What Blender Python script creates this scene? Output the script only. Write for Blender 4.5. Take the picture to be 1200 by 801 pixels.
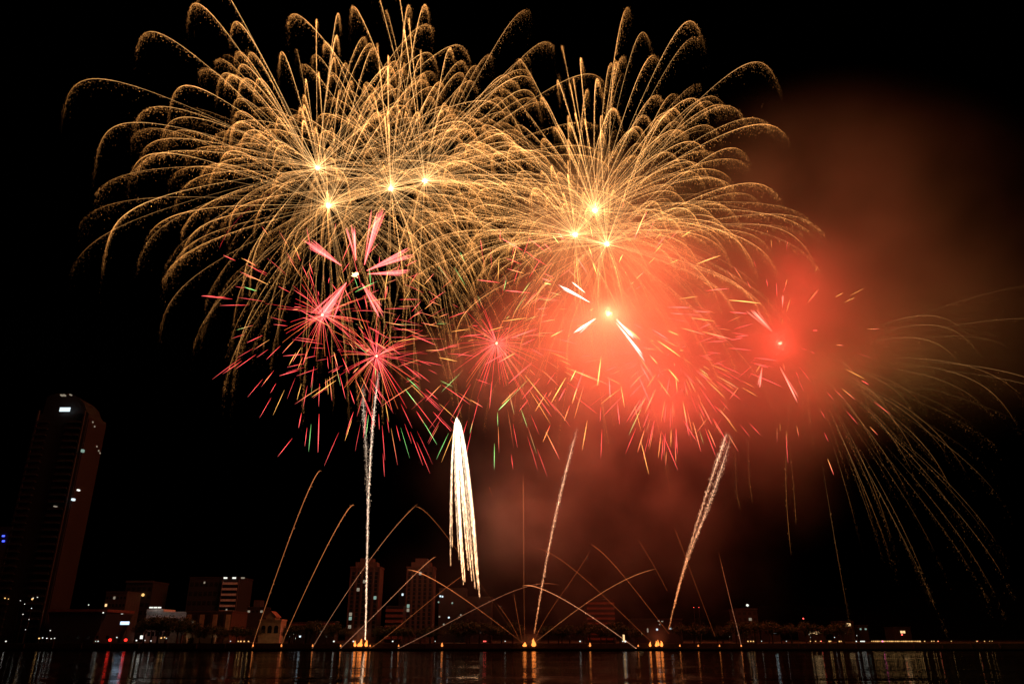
import bpy, math
import numpy as np

# ---------------------------------------------------------------- scene, camera, sky, exposure
sc = bpy.context.scene
for o in list(bpy.data.objects):
    bpy.data.objects.remove(o)
COL = sc.collection
R = math.radians
F, CX, CY = 887.0, 600.0, 400.5            # focal length and centre in photo pixels
PITCH = math.atan((746.0 - CY) / F)
CAM_Z = 6.0

cd = bpy.data.cameras.new('camera')
cam = bpy.data.objects.new('camera', cd); COL.objects.link(cam)
cam.location = (0, 0, CAM_Z); cam.rotation_euler = (R(90) + PITCH, 0, 0)
cd.sensor_width = 36.0; cd.lens = 36.0 * F / 1200.0
cd.clip_start = 0.5; cd.clip_end = 20000
sc.camera = cam

w = bpy.data.worlds.new('World'); sc.world = w; w.use_nodes = True
nt = w.node_tree
sky = nt.nodes.new('ShaderNodeTexSky'); sky.sky_type = 'NISHITA'; sky.sun_disc = False
sky.sun_elevation = R(-4.0); sky.sun_rotation = R(200)
bg = nt.nodes['Background']; bg.inputs['Strength'].default_value = 0.0006
nt.links.new(sky.outputs[0], bg.inputs['Color'])

sc.view_settings.view_transform = 'Standard'; sc.view_settings.look = 'None'
sc.view_settings.exposure = 0.0; sc.view_settings.gamma = 1.0
sc.view_settings.use_curve_mapping = False
cy = sc.cycles
cy.max_bounces = 4; cy.volume_bounces = 0; cy.diffuse_bounces = 1; cy.glossy_bounces = 2
cy.sample_clamp_indirect = 4.0; cy.use_denoising = True
cy.transparent_max_bounces = 80

rng = np.random.RandomState(11)

# ---------------------------------------------------------------- helpers
cP, sP = math.cos(PITCH), math.sin(PITCH)
def at(px, py, Y):
    """point at distance Y whose direction from the camera is the photo's pixel (px, py)"""
    x, y = (px - CX) / F, (CY - py) / F
    d = np.array([x, cP - sP * y, sP + cP * y])
    p = d * (Y / d[1]); p[2] += CAM_Z
    return p

def tag(o, label=None, cat=None, group=None, kind=None):
    if label: o['label'] = label
    if cat: o['category'] = cat
    if group: o['group'] = group
    if kind: o['kind'] = kind
    return o

def empty(name, loc, label, cat, group=None):
    o = bpy.data.objects.new(name, None); COL.objects.link(o)
    o.location = tuple(loc); o.empty_display_size = 1.0
    return tag(o, label, cat, group)

def link(name, me, parent=None, loc=None):
    o = bpy.data.objects.new(name, me); COL.objects.link(o)
    if parent is not None: o.parent = parent
    if loc is not None: o.location = tuple(loc)
    return o

def copy_tree(o, parent=None):
    c = o.copy(); COL.objects.link(c)
    if parent is not None: c.parent = parent
    for ch in list(o.children): copy_tree(ch, c)
    return c

# ---- materials
def mat(name, col, rough=0.8, var=0.25, scale=0.6, metal=0.0):
    m = bpy.data.materials.new(name); m.use_nodes = True
    t = m.node_tree; b = t.nodes['Principled BSDF']
    b.inputs['Roughness'].default_value = rough; b.inputs['Metallic'].default_value = metal
    g = t.nodes.new('ShaderNodeTexCoord'); n = t.nodes.new('ShaderNodeTexNoise')
    n.inputs['Scale'].default_value = scale; n.inputs['Detail'].default_value = 4
    r = t.nodes.new('ShaderNodeMapRange')
    r.inputs['From Min'].default_value = 0.3; r.inputs['From Max'].default_value = 0.7
    r.inputs['To Min'].default_value = 1 - var; r.inputs['To Max'].default_value = 1 + var
    mx = t.nodes.new('ShaderNodeMix'); mx.data_type = 'RGBA'; mx.blend_type = 'MULTIPLY'
    mx.inputs['Factor'].default_value = 1.0
    mx.inputs['A'].default_value = (*col, 1)
    t.links.new(g.outputs['Object'], n.inputs['Vector']); t.links.new(n.outputs['Fac'], r.inputs['Value'])
    t.links.new(r.outputs[0], mx.inputs['B']); t.links.new(mx.outputs['Result'], b.inputs['Base Color'])
    return m

def glow_mat(name, col, strength, mis=True):
    m = bpy.data.materials.new(name); m.use_nodes = True
    t = m.node_tree; t.nodes.clear()
    e = t.nodes.new('ShaderNodeEmission'); o = t.nodes.new('ShaderNodeOutputMaterial')
    e.inputs['Color'].default_value = (*col, 1); e.inputs['Strength'].default_value = strength
    t.links.new(e.outputs[0], o.inputs['Surface'])
    m.cycles.emission_sampling = 'AUTO' if mis else 'NONE'
    return m

def burning_mat():
    """burning stars and sparks: every point gives off the light stored for it"""
    m = bpy.data.materials.new('burning_sparks'); m.use_nodes = True
    t = m.node_tree; t.nodes.clear()
    a = t.nodes.new('ShaderNodeVertexColor'); a.layer_name = 'glow'
    e = t.nodes.new('ShaderNodeEmission'); o = t.nodes.new('ShaderNodeOutputMaterial')
    tr = t.nodes.new('ShaderNodeBsdfTransparent'); ad = t.nodes.new('ShaderNodeAddShader')   # fire adds light and hides nothing
    t.links.new(a.outputs['Color'], e.inputs['Color']); t.links.new(e.outputs[0], ad.inputs[0])
    t.links.new(tr.outputs[0], ad.inputs[1]); t.links.new(ad.outputs[0], o.inputs['Surface'])
    m.cycles.emission_sampling = 'NONE'
    return m
BURN = burning_mat()

M_CONC = mat('concrete', (0.055, 0.05, 0.05)); M_DARKC = mat('dark_concrete', (0.021, 0.020, 0.020))
M_LEDGE = mat('balcony_slab', (0.038, 0.034, 0.032)); M_TERRA = mat('terracotta_render', (0.075, 0.042, 0.032)); M_WHITE = mat('white_render', (0.55, 0.55, 0.54))
M_CREAM = mat('cream_render', (0.4, 0.3, 0.19)); M_BROWN = mat('brown_cladding', (0.016, 0.007, 0.006))
M_GLASS = mat('window_glass', (0.02, 0.022, 0.025), rough=0.15, var=0.1)
M_STEEL = mat('grey_steel', (0.22, 0.22, 0.22), rough=0.4, metal=0.6)
M_POLE = mat('lamp_pole_paint', (0.06, 0.06, 0.06), rough=0.5)
M_LEAF = mat('leaves', (0.045, 0.07, 0.03), scale=2.0); M_BARK = mat('bark', (0.08, 0.06, 0.045))
M_GROUND = mat('ground_paving', (0.06, 0.055, 0.05), scale=0.05); M_HILL = mat('hill_scrub', (0.03, 0.04, 0.025), scale=0.02)
M_RED = mat('red_slabs', (0.16, 0.05, 0.035)); M_ROOF = mat('roof_tile', (0.25, 0.13, 0.09))
G_WARM = glow_mat('warm_lit_window', (1.0, 0.62, 0.28), 1.3); G_COOL = glow_mat('cool_lit_window', (0.75, 0.92, 1.0), 1.2)
G_DIM = glow_mat('dim_lit_window', (0.9, 0.75, 0.55), 0.28); G_SOFT = glow_mat('soft_green_window', (0.6, 0.9, 0.75), 0.35)
G_RED = glow_mat('red_lamp_light', (1.0, 0.03, 0.02), 2.4); G_BLUE = glow_mat('blue_lamp_light', (0.05, 0.08, 1.0), 3.0)
G_SIGN = glow_mat('blue_white_sign_light', (0.55, 0.75, 1.0), 1.7)
G_LW = glow_mat('white_lamp_light', (0.95, 0.95, 0.85), 1.15); G_LY = glow_mat('amber_lamp_light', (1.0, 0.55, 0.18), 1.3)
G_LM = glow_mat('magenta_lamp_light', (1.0, 0.1, 0.5), 4.0); G_LR = glow_mat('small_red_light', (1.0, 0.1, 0.08), 3.0)
G_FLAME = glow_mat('flame_light', (1.0, 0.28, 0.06), 1.6); G_FLAMEC = glow_mat('flame_core_light', (1.0, 0.25, 0.045), 2.6)

# ---- box/prism meshes collected and linked as one object
class MB:
    def __init__(s): s.v, s.f = [], []
    def box(s, x0, x1, y0, y1, z0, z1):
        n = len(s.v)
        s.v += [(x0,y0,z0),(x1,y0,z0),(x1,y1,z0),(x0,y1,z0),(x0,y0,z1),(x1,y0,z1),(x1,y1,z1),(x0,y1,z1)]
        s.f += [tuple(n+i for i in q) for q in ((0,3,2,1),(4,5,6,7),(0,1,5,4),(1,2,6,5),(2,3,7,6),(3,0,4,7))]
        return s
    def prism(s, pts, z0, z1):                      # plan outline, anticlockwise
        n, k = len(s.v), len(pts)
        s.v += [(x,y,z0) for x,y in pts] + [(x,y,z1) for x,y in pts]
        s.f += [tuple(range(n+k-1, n-1, -1)), tuple(range(n+k, n+2*k))]
        s.f += [(n+i, n+(i+1)%k, n+k+(i+1)%k, n+k+i) for i in range(k)]
        return s
    def wall_prism(s, pts, y0, y1):                 # x,z outline, extruded along y
        n, k = len(s.v), len(pts)
        s.v += [(x,y0,z) for x,z in pts] + [(x,y1,z) for x,z in pts]
        s.f += [tuple(range(n, n+k)), tuple(range(n+2*k-1, n+k-1, -1))]
        s.f += [(n+(i+1)%k, n+i, n+k+i, n+k+(i+1)%k) for i in range(k)]
        return s
    def lathe(s, prof, n=8, c=(0,0,0)):
        b = len(s.v); m = len(prof)
        for r, z in prof:
            for i in range(n):
                a = 2*math.pi*i/n; s.v.append((c[0]+r*math.cos(a), c[1]+r*math.sin(a), c[2]+z))
        for j in range(m-1):
            for i in range(n):
                s.f.append((b+j*n+i, b+j*n+(i+1)%n, b+(j+1)*n+(i+1)%n, b+(j+1)*n+i))
        s.f.append(tuple(b+i for i in range(n-1,-1,-1))); s.f.append(tuple(b+(m-1)*n+i for i in range(n)))
        return s
    def build(s, name, m, parent=None, loc=None):
        me = bpy.data.meshes.new(name); me.from_pydata(s.v, [], s.f); me.update(); me.materials.append(m)
        return link(name, me, parent, loc)

# ---- trails: thin burning tubes plus the sparks they shed
def tri_mesh(name, V, T, C):
    me = bpy.data.meshes.new(name)
    me.vertices.add(len(V)); me.vertices.foreach_set('co', np.asarray(V, np.float32).ravel())
    n = len(T); me.loops.add(n*3); me.loops.foreach_set('vertex_index', np.asarray(T, np.int32).ravel())
    me.polygons.add(n); me.polygons.foreach_set('loop_start', np.arange(0, n*3, 3, dtype=np.int32))
    a = me.color_attributes.new('glow', 'FLOAT_COLOR', 'POINT')
    c4 = np.ones((len(V), 4), np.float32); c4[:, :3] = C
    a.data.foreach_set('color', c4.ravel())
    me.update(); me.materials.append(BURN)
    return me

def tube(P, rad, C):
    n = len(P); d = np.gradient(P, axis=0); d /= np.linalg.norm(d, axis=1)[:, None] + 1e-9
    up = np.array([0.31, 0.9, 0.27]); s = np.cross(d, up); s /= np.linalg.norm(s, axis=1)[:, None] + 1e-9
    u = np.cross(s, d)
    V = np.empty((n, 3, 3))
    for k in range(3):
        a = 2*math.pi*k/3
        V[:, k] = P + (s*math.cos(a) + u*math.sin(a))*rad[:, None]
    i = np.arange(n-1)[:, None]*3; k = np.arange(3)[None, :]; k2 = (k+1) % 3
    a, b, c, e = (i+k).ravel(), (i+k2).ravel(), (i+3+k2).ravel(), (i+3+k).ravel()
    T = np.concatenate([np.stack([a, b, c], 1), np.stack([a, c, e], 1)])
    return V.reshape(-1, 3), T, np.repeat(C, 3, axis=0)

TET = np.array([[0.94,0,-0.33],[-0.47,0.81,-0.33],[-0.47,-0.81,-0.33],[0,0,1.0]])
TT = np.array([[0,2,1],[0,1,3],[1,2,3],[2,0,3]])
def sparks(P, size, C, stretch=1.4):
    n = len(P)
    if n == 0: return np.zeros((0,3)), np.zeros((0,3), int), np.zeros((0,3))
    t = TET*np.array([1, 1, stretch])
    V = P[:, None, :] + t[None]*size[:, None, None]
    T = TT[None] + (np.arange(n)*4)[:, None, None]
    return V.reshape(-1, 3), T.reshape(-1, 3), np.repeat(C, 4, axis=0)

def merge(parts):
    V, T, C, k = [], [], [], 0
    for v, t, c in parts:
        V.append(v); T.append(t + k); C.append(c); k += len(v)
    return np.concatenate(V), np.concatenate(T), np.concatenate(C)

def unit():
    v = rng.normal(size=3); return v/np.linalg.norm(v)
WIND = np.array([1.2, 0.3, 0.0])
G9 = np.array([0, 0, -9.8])
def flight(v0, k, t):
    vt = G9/k + WIND
    return vt*t[:, None] + (v0 - vt)*((1-np.exp(-k*t))/k)[:, None]

GOLD = np.array([1.0, 0.41, 0.105]); GOLD_HOT = np.array([1.0, 0.54, 0.20]); EMBER = np.array([0.85, 0.32, 0.075])
def mixc(a, b, t): return a[None]*(1-t)[:, None] + b[None]*t[:, None]

def gold_trail(v0, k, T, bright, nsp, start=0.0, rad=0.2, grit=1.0):
    n = 36
    s = np.linspace(0, 1, n)**1.5; t = T*(start + (1-start)*s)
    P = flight(v0, k, t)
    u = t/T
    sp = np.linalg.norm((v0 - G9/k)[None]*np.exp(-k*t)[:, None] + (G9/k)[None], axis=1)
    slow = np.clip(22.0/sp, 0.0, 1.6)                     # a slower star burns longer over each metre
    end = 0.38 + 0.38*rng.rand() - (0.14 if v0[2] < -0.2*np.linalg.norm(v0) else 0)
    line = bright*(0.17 + 0.50*slow)*np.clip((end + 0.22 - u)/0.50, 0, 1)*np.clip(0.45 + u*4, 0, 1)
    line += bright*0.55*np.exp(-u/0.025)                   # fiercest just after the burst
    if start: line *= np.clip((u-start)/0.16, 0, 1)       # lost in the smoke near its centre
    line *= 0.8 + 0.4*rng.rand(n)
    C = mixc(GOLD_HOT, EMBER, np.clip(u*1.4, 0, 1))*line[:, None]
    q = max(4, int(np.searchsorted(u, end + 0.21)))
    parts = [tube(P[:q], (rad*(0.75 + 0.5*np.clip(slow, 0, 1) - 0.5*u))[:q], C[:q])]
    # sparks: shed along the way, sinking below the path and winking out
    ub = max(start, 0.08) + (min(1.0, end + 0.33) - max(start, 0.08))*rng.rand(nsp)**0.85; tb = T*np.maximum(ub, start)
    base = flight(v0, k, tb)
    tau = rng.exponential(0.40, nsp)*(0.35 + ub)
    dev = rng.normal(size=(nsp, 3))*(0.10 + 0.42*ub)[:, None]*grit
    sp = base + dev + np.stack([WIND[0]*tau*.6, 0*tau, -6.5*tau - 1.2*tau**2], 1)
    br = bright*np.exp(rng.normal(size=nsp)*0.6)*np.clip(1.10-ub, 0.05, 1)**1.3*np.exp(-tau*0.7)*0.66
    Cs = mixc(GOLD, EMBER, np.clip(ub*0.9+0.1*rng.rand(nsp), 0, 1))*br[:, None]
    parts.append(sparks(sp, 0.06 + 0.085*rng.rand(nsp), Cs, 3.2))
    return merge(parts)

def core_light(parent, col, power, radius):
    l = bpy.data.lights.new('core_light', 'POINT'); l.color = col; l.energy = power; l.shadow_soft_size = radius
    o = bpy.data.objects.new('core_light', l); COL.objects.link(o); o.parent = parent
    return o

def star_lights(parent, col, power, n, r, right=False):
    """the burning stars of a shell light the smoke round them from all over the shell"""
    for i in range(n):
        d = unit()*r*(0.55 + 0.45*rng.rand())
        if right: d[0] = abs(d[0])*.8 + .3*r
        o = core_light(parent, col, power/n, 16.0); o.name = 'star_light'; o.location = tuple(d)

def core_ball(parent, r, col, strength):
    """the burst charge: a small ragged ball of white hot fire"""
    n = 70; P = rng.normal(size=(n, 3)); P *= (r*(0.35 + 0.75*rng.rand(n)**1.5)/np.linalg.norm(P, axis=1))[:, None]
    parts = [sparks(P, r*(0.12 + 0.14*rng.rand(n)), np.tile(np.array(col)*strength, (n, 1)), 1.0)]
    return link('core', tri_mesh('core', *merge(parts)), parent)

def gold_burst(label, px, py, Y, reach_px, n, T=(3.4, 5.6), k=0.95, bright=1.12, nsp=620, power=60000, keep=None, start=0.0,
               core=1.3, spread=(0.56, 0.98), rad=0.135, stars=None, fine=40):
    c = at(px, py, Y); reach = np.linalg.norm(at(px+reach_px, py, Y) - c)
    e = empty('gold_firework_burst', c, label, 'firework', 'gold willow fireworks')
    if core: core_ball(e, core, (1.0, 0.72, 0.38), 1.3)
    if power: core_light(e, (1.0, 0.52, 0.16), power, 1.0)
    if stars: star_lights(e, (1.0, 0.58, 0.13), stars[0], stars[1], reach*.6, right=keep is not None)
    i = 0; spray = []
    # directions spread evenly over the sphere, then jittered
    for j in range(n*5):
        if i >= n: break
        zz = 1 - 2*((j*0.618034*1.0 + 0.31*rng.rand()) % 1.0); a = 2*math.pi*rng.rand()
        d = np.array([math.sqrt(max(0, 1-zz*zz))*math.cos(a), math.sqrt(max(0, 1-zz*zz))*math.sin(a), zz])
        if keep is not None and not keep(d): continue
        if d[1] < -0.72: continue                          # few stars were thrown straight at the viewer
        low = keep is None and d[2] < -0.12
        if low and rng.rand() < 0.55: continue
        sp = spread[0] + (spread[1]-spread[0])*rng.rand()**0.8
        v0 = d*reach*k*sp*1.05
        if fine and j % 5 < 2 and len(spray) < fine:       # small quick stars, far too many to tell apart: one spray
            spray.append(gold_trail(v0*(0.5 + 0.35*rng.rand()), k, T[0]*0.9, bright*0.4, int(nsp*0.3), start, rad*0.8)); continue
        tr = gold_trail(v0, k, T[0]+(T[1]-T[0])*rng.rand(), bright*(0.55+0.7*rng.rand())*(0.42 if low else 1.0), int(nsp*(0.6+0.8*rng.rand())*(0.6 if low else 1.0)), start, rad)
        link('spark_trail', tri_mesh('spark_trail', *tr), e); i += 1
    if spray: tag(link('fine_spray', tri_mesh('fine_spray', *merge(spray)), e), kind='stuff')
    return e

def stroke(P, r, C):
    return tube(np.asarray(P, float), np.asarray(r, float), np.asarray(C, float))

C_RED = np.array([1.0, 0.05, 0.055]); C_PINK = np.array([1.0, 0.12, 0.115]); C_GRN = np.array([0.20, 0.62, 0.14])
C_YEL = np.array([1.0, 0.45, 0.10]); C_ORG = np.array([1.0, 0.20, 0.05])
def red_peony(label, px, py, Y, r_px, n_hair, hair_px, n_star, star=(0.55, 1.0), bright=1.0, power=50000, core=0.9, pal=(0.82, 0.08, 0.10),
              keep=None, col=(1.0, 0.09, 0.05), srad=0.125, slen=0.22, stars=None, fine=30):
    c = at(px, py, Y); scale = np.linalg.norm(at(px+1, py, Y) - c)
    e = empty('red_firework_burst', c, label, 'firework', 'red and green peony fireworks')
    if core: core_ball(e, core, (1.0, 0.4, 0.25), 1.2)
    if power: core_light(e, col, power, 2.5)
    if stars: star_lights(e, col, stars[0], stars[1], r_px*scale*.75)
    for i in range(n_hair):                               # fine inner rays
        d = unit(); L = hair_px*scale*(0.45 + 0.65*rng.rand()); s0 = 0.05 + 0.12*rng.rand()
        s = np.linspace(s0, 1, 9); P = d[None]*(L*s)[:, None] + np.outer(s**2, [0.8, 0, -3.0])
        f = bright*(0.9 - 0.6*s)*(0.5+0.8*rng.rand())
        C = mixc(C_PINK, C_RED if rng.rand() < .7 else C_ORG, np.clip(s*1.2, 0, 1))*f[:, None]
        link('inner_ray', tri_mesh('inner_ray', *stroke(P, np.full(9, 0.10), C)), e)
    i = 0; spray = []
    while i < n_star + fine:                                     # outer stars: short curved streaks
        d = unit()
        if keep is not None and not keep(d): continue
        i += 1
        r1 = r_px*scale*(star[0] + (star[1]-star[0])*rng.rand()**0.6); L = r_px*scale*slen*(0.5 + 0.9*rng.rand())
        s = np.linspace(0, 1, 10); q = (r1 - L + L*s)
        q2 = (q/(r_px*scale))
        P = d[None]*q[:, None] + np.outer(q2**2*15*(0.4+rng.rand()*0.8)*r_px/150, [0.1, 0, -1.0])
        x = rng.rand()
        if x < pal[0]: a, b = C_RED, C_PINK*1.2
        elif x < pal[0]+pal[1]: a, b = C_GRN, C_GRN*1.1 + 0.1
        else: a, b = C_YEL, C_YEL*1.1
        if rng.rand() < 0.25: a = C_YEL if x < pal[0] else C_RED
        f = bright*(0.65+0.7*rng.rand())*np.sin(math.pi*np.clip(0.12+0.80*s, 0, 1))**0.8
        C = mixc(a, b, s)*f[:, None]
        rr = srad*(0.6+0.7*rng.rand())*(0.35 + 0.75*np.sin(math.pi*np.clip(s*0.85+0.08, 0, 1)))
        if i > n_star: spray.append(stroke(P, rr*.8, C*.6)); continue
        link('star_streak', tri_mesh('star_streak', *stroke(P, rr, C)), e)
    if spray: tag(link('fine_streaks', tri_mesh('fine_streaks', *merge(spray)), e), kind='stuff')
    return e

# ================================================================ SETTING
# water, ground, hills
WATER_EDGE = 398.0
me = bpy.data.meshes.new('river')
me.from_pydata([(-3500,-200,0),(3500,-200,0),(3500,WATER_EDGE+2,0),(-3500,WATER_EDGE+2,0)], [], [(0,1,2,3)])
river = link('river', me); tag(river, kind='structure')
m = bpy.data.materials.new('river_water'); m.use_nodes = True; t = m.node_tree; b = t.nodes['Principled BSDF']
b.inputs['Base Color'].default_value = (0.004, 0.006, 0.006, 1); b.inputs['Roughness'].default_value = 0.08; b.inputs['IOR'].default_value = 1.33; b.inputs['Specular Tint'].default_value = (.32, .32, .32, 1)
tc = t.nodes.new('ShaderNodeTexCoord'); mp = t.nodes.new('ShaderNodeMapping'); mp.inputs['Scale'].default_value = (0.10, 0.35, 1)
n1 = t.nodes.new('ShaderNodeTexNoise'); n1.inputs['Scale'].default_value = 1.0; n1.inputs['Detail'].default_value = 4
bp = t.nodes.new('ShaderNodeBump'); bp.inputs['Strength'].default_value = 0.6; bp.inputs['Distance'].default_value = 0.3
t.links.new(tc.outputs['Object'], mp.inputs[0]); t.links.new(mp.outputs[0], n1.inputs['Vector'])
n2 = t.nodes.new('ShaderNodeTexNoise'); n2.inputs['Scale'].default_value = 1.0; n2.inputs['Detail'].default_value = 3
mp2 = t.nodes.new('ShaderNodeMapping'); mp2.inputs['Scale'].default_value = (0.004, 0.035, 1)
mr2 = t.nodes.new('ShaderNodeMapRange'); mr2.inputs['From Min'].default_value = .42; mr2.inputs['From Max'].default_value = .62
mul = t.nodes.new('ShaderNodeMath'); mul.operation = 'MULTIPLY'
t.links.new(tc.outputs['Object'], mp2.inputs[0]); t.links.new(mp2.outputs[0], n2.inputs['Vector']); t.links.new(n2.outputs['Fac'], mr2.inputs['Value'])
mr2.inputs['To Min'].default_value = .25; mr2.inputs['To Max'].default_value = 1.6
t.links.new(n1.outputs['Fac'], mul.inputs[0]); t.links.new(mr2.outputs[0], mul.inputs[1]); t.links.new(mul.outputs[0], bp.inputs['Height']); t.links.new(bp.outputs[0], b.inputs['Normal'])
me.materials.append(m)

me = bpy.data.meshes.new('ground')
me.from_pydata([(-6000,WATER_EDGE,3.0),(6000,WATER_EDGE,3.0),(6000,9000,3.0),(-6000,9000,3.0)], [], [(0,1,2,3)]); me.materials.append(M_GROUND)
tag(link('ground', me), kind='structure')
me = bpy.data.meshes.new('road')
me.from_pydata([(-3000,412,3.006),(3000,412,3.006),(3000,424,3.006),(-3000,424,3.006)], [], [(0,1,2,3)])
me.materials.append(mat('asphalt', (0.05,0.05,0.05), scale=0.4)); tag(link('road', me), kind='structure')

q = MB(); q.box(-2500, 2500, WATER_EDGE-0.6, WATER_EDGE+0.5, -1.0, 3.25)
for i in range(-60, 61): q.box(i*14-0.4, i*14+0.4, WATER_EDGE-0.9, WATER_EDGE-0.6, -1.0, 3.1)
qw = q.build('embankment_wall', M_CONC); tag(qw, 'long grey concrete embankment wall along the far side of the river', 'wall')
q = MB(); q.box(-420, 420, WATER_EDGE-9.0, WATER_EDGE-0.95, -1.0, 0.9); q.box(-420, 420, WATER_EDGE-9.25, WATER_EDGE-9.0, 0.55, 1.0)
qp = q.build('floating_pontoon', M_DARKC); tag(qp, 'long low dark pontoon on the water in front of the embankment', 'pontoon')

# hills behind the right bank
X = np.linspace(-400, 2600, 90); Yh = np.linspace(1300, 3000, 20)
V = []; Fh = []
for j, y in enumerate(Yh):
    for i, x in enumerate(X):
        env = math.exp(-((x-1150)/700)**2)*math.sin(math.pi*j/19)
        V.append((x, y, 2.0 + env*(95 + 30*math.sin(x*0.011+1) + 16*math.sin(x*0.031+y*0.01) + 6*rng.rand())))
for j in range(19):
    for i in range(89): a = j*90+i; Fh.append((a, a+1, a+91, a+90))
me = bpy.data.meshes.new('hills'); me.from_pydata(V, [], Fh); me.materials.append(M_HILL); tag(link('hills', me), kind='structure')

# ---------------------------------------------------------------- buildings
GZ = 3.0
def span(px0, px1, Y):
    return at(px0, 742, Y)[0], at(px1, 742, Y)[0]
def top_z(px, py, Y): return at(px, py, Y)[2]

def building(name, label, px0, px1, pytop, Y, depth, wall_m, cat='building', group=None):
    x0, x1 = span(px0, px1, Y); h = top_z((px0+px1)/2, pytop, Y) - GZ
    e = empty(name, ((x0+x1)/2, Y, GZ), label, cat, group)
    W = x1 - x0
    MB().box(-W/2, W/2, 0, depth, 0, h).build('wall', wall_m, e)
    MB().box(-W/2-0.3, W/2+0.3, -0.3, depth+0.3, h, h+0.8).build('roof_parapet', wall_m, e)
    return e, W, h, depth
def window(e, x, z, ww, wh, m, y=0.0, side=None):
    q = MB()
    if side is None: q.box(x-ww/2, x+ww/2, y-0.12, y+0.05, z-wh/2, z+wh/2)
    else: q.box(side-0.05, side+0.12, x-ww/2, x+ww/2, z-wh/2, z+wh/2)
    return q.build('window', m, e)
def window_px(e, px, py, Y, ww, wh, m):
    p = at(px, py, Y); return window(e, p[0]-e.location.x, p[2]-GZ, ww, wh, m, y=p[1]-e.location.y)

# tall leaning-looking tower on the left
Yt = 450.0
xa, xb = span(-13, 50, Yt)
xa += 0; ht = top_z(95, 459, Yt) - GZ
tower = empty('skyscraper', ((xa+xb)/2, Yt, GZ), 'tall dark skyscraper with two columns of balconies and a curved crown at the left', 'building')
Wt = xb - xa; Dt = 21.5
MB().box(-Wt/2, Wt/2, 0, Dt, 0, ht-14).build('wall', M_DARKC, tower)
MB().box(Wt/2+0.003, Wt/2+0.6, 0.5, Dt-0.5, 0, ht-16).build('side_cladding', M_BROWN, tower)
arc = [(-Wt/2, ht-14)] + [(-Wt/2 + Wt*s, ht-14 + 14*math.sin(math.pi*min(1, s*0.85+0.22))**0.5) for s in np.linspace(0.02, 0.98, 14)] + [(Wt/2, ht-14)]
MB().wall_prism(arc[::-1][::-1], 2.0, Dt-2).build('crown', M_DARKC, tower)
nfl = 31
for i in range(nfl):
    z = 4 + (ht-24)*i/(nfl-1)
    for (a, b_) in ((-Wt/2-0.8, -Wt/2+Wt*0.24), (Wt*0.10, Wt*0.40)):
        q = MB(); q.box(a, b_, -1.8, -0.003, z, z+0.35); q.box(a, b_, -1.8, -1.65, z+0.35, z+1.3)
        q.build('balcony', M_LEDGE, tower)
for a in (-Wt/2-1.2, Wt*0.41): MB().box(a, a+0.9, -1.0, -0.003, 0, ht-12).build('facade_fin', M_LEDGE, tower)
for (px, py, ww, wh, mm) in ((77,480,6.5,2.6,G_COOL),(72.5,463,1.0,.8,G_DIM),(75.5,463,1.0,.8,G_DIM),(83,462.5,.7,.6,G_DIM),
                             (97,528,1.1,1.6,G_SOFT),(92,574,.9,.9,G_LW),(86,585,1.3,1.2,G_COOL),(65,593,1.2,.6,G_DIM)):
    p = at(px, py, Yt-1.0)
    MB().box(p[0]-tower.location.x-ww/2, p[0]-tower.location.x+ww/2, -1.9 if ww > 3 else -2.1, -1.86 if ww > 3 else -0.003, p[2]-GZ-wh/2, p[2]-GZ+wh/2).build('window', mm, tower)
for (dy, dz) in ((5, -18), (8, -20), (15, -31), (18, -33), (20, -34)):
    MB().box(Wt/2+0.6, Wt/2+0.8, dy-0.6, dy+0.6, ht+dz-0.4, ht+dz+0.5).build('window', G_DIM, tower)

# slim dark tower at the frame edge with two blue lights
e, W, h, d = building('slim_tower', 'slim dark tower at the left frame edge carrying two small blue lights', -30, 12, 618, 620, 20, M_DARKC)
for py in (627.5, 633.5):
    p = at(4, py, 619.5); MB().box(p[0]-e.location.x-.8, p[0]-e.location.x+.8, -1.0, -.003, p[2]-GZ-.6, p[2]-GZ+.6).build('blue_light', G_BLUE, e)

# low curved hall beside the skyscraper
x0, x1 = span(52, 121, 432); e = empty('low_hall', ((x0+x1)/2, 432, GZ), 'low wide dark hall with a red rim at the foot of the skyscraper', 'building')
W = x1-x0; pts = [(-W/2+6*(1-math.cos(a)), 0) for a in (0,)]
MB().wall_prism([(-W/2+4, 0), (W/2-5, 0), (W/2, 15), (-W/2, 15.5)], 0, 30).build('wall', M_DARKC, e)
MB().box(-W/2-0.5, W/2+0.4, -0.6, 30.5, 15.6, 17.0).build('roof_rim', M_RED, e)
for k in range(6): window(e, -W/2+8+k*5.2, 3.0, 1.6, 1.6, M_GLASS)

# office block and dark tower left of the white hall
e, W, h, d = building('office_block', 'grey office block with a few bright windows left of the dark tower', 116, 141, 694, 470, 18, M_CONC)
nr, nc = 6, 6
lit = {(0,3):G_COOL,(1,1):G_LW,(2,4):G_SOFT,(3,2):G_COOL,(4,0):G_WARM,(3,5):G_LW,(5,2):G_DIM}
for r_ in range(nr):
    for c_ in range(nc):
        window(e, -W/2+W*(c_+.5)/nc, 4+(h-6)*r_/(nr-1)*0.96, W/nc*0.55, 1.5, lit.get((r_, c_), M_GLASS))
e, W, h, d = building('dark_tower', 'dark square tower with pale roof edge and one amber lamp near its top', 138, 170, 682, 490, 22, M_DARKC)
MB().box(-W/2-.5, W/2+.5, -.6, -.301, h-.2, h+1.1).build('roof_edge', M_CONC, e)
for r_ in range(7):
    for c_ in range(5): window(e, -W/2+W*(c_+.5)/5, 3+(h-6)*r_/6*.97, 2.0, 2.0, {(1,1):G_RED if False else M_GLASS,(0,4):G_LW,(4,0):G_DIM}.get((r_,c_), M_GLASS))
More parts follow.
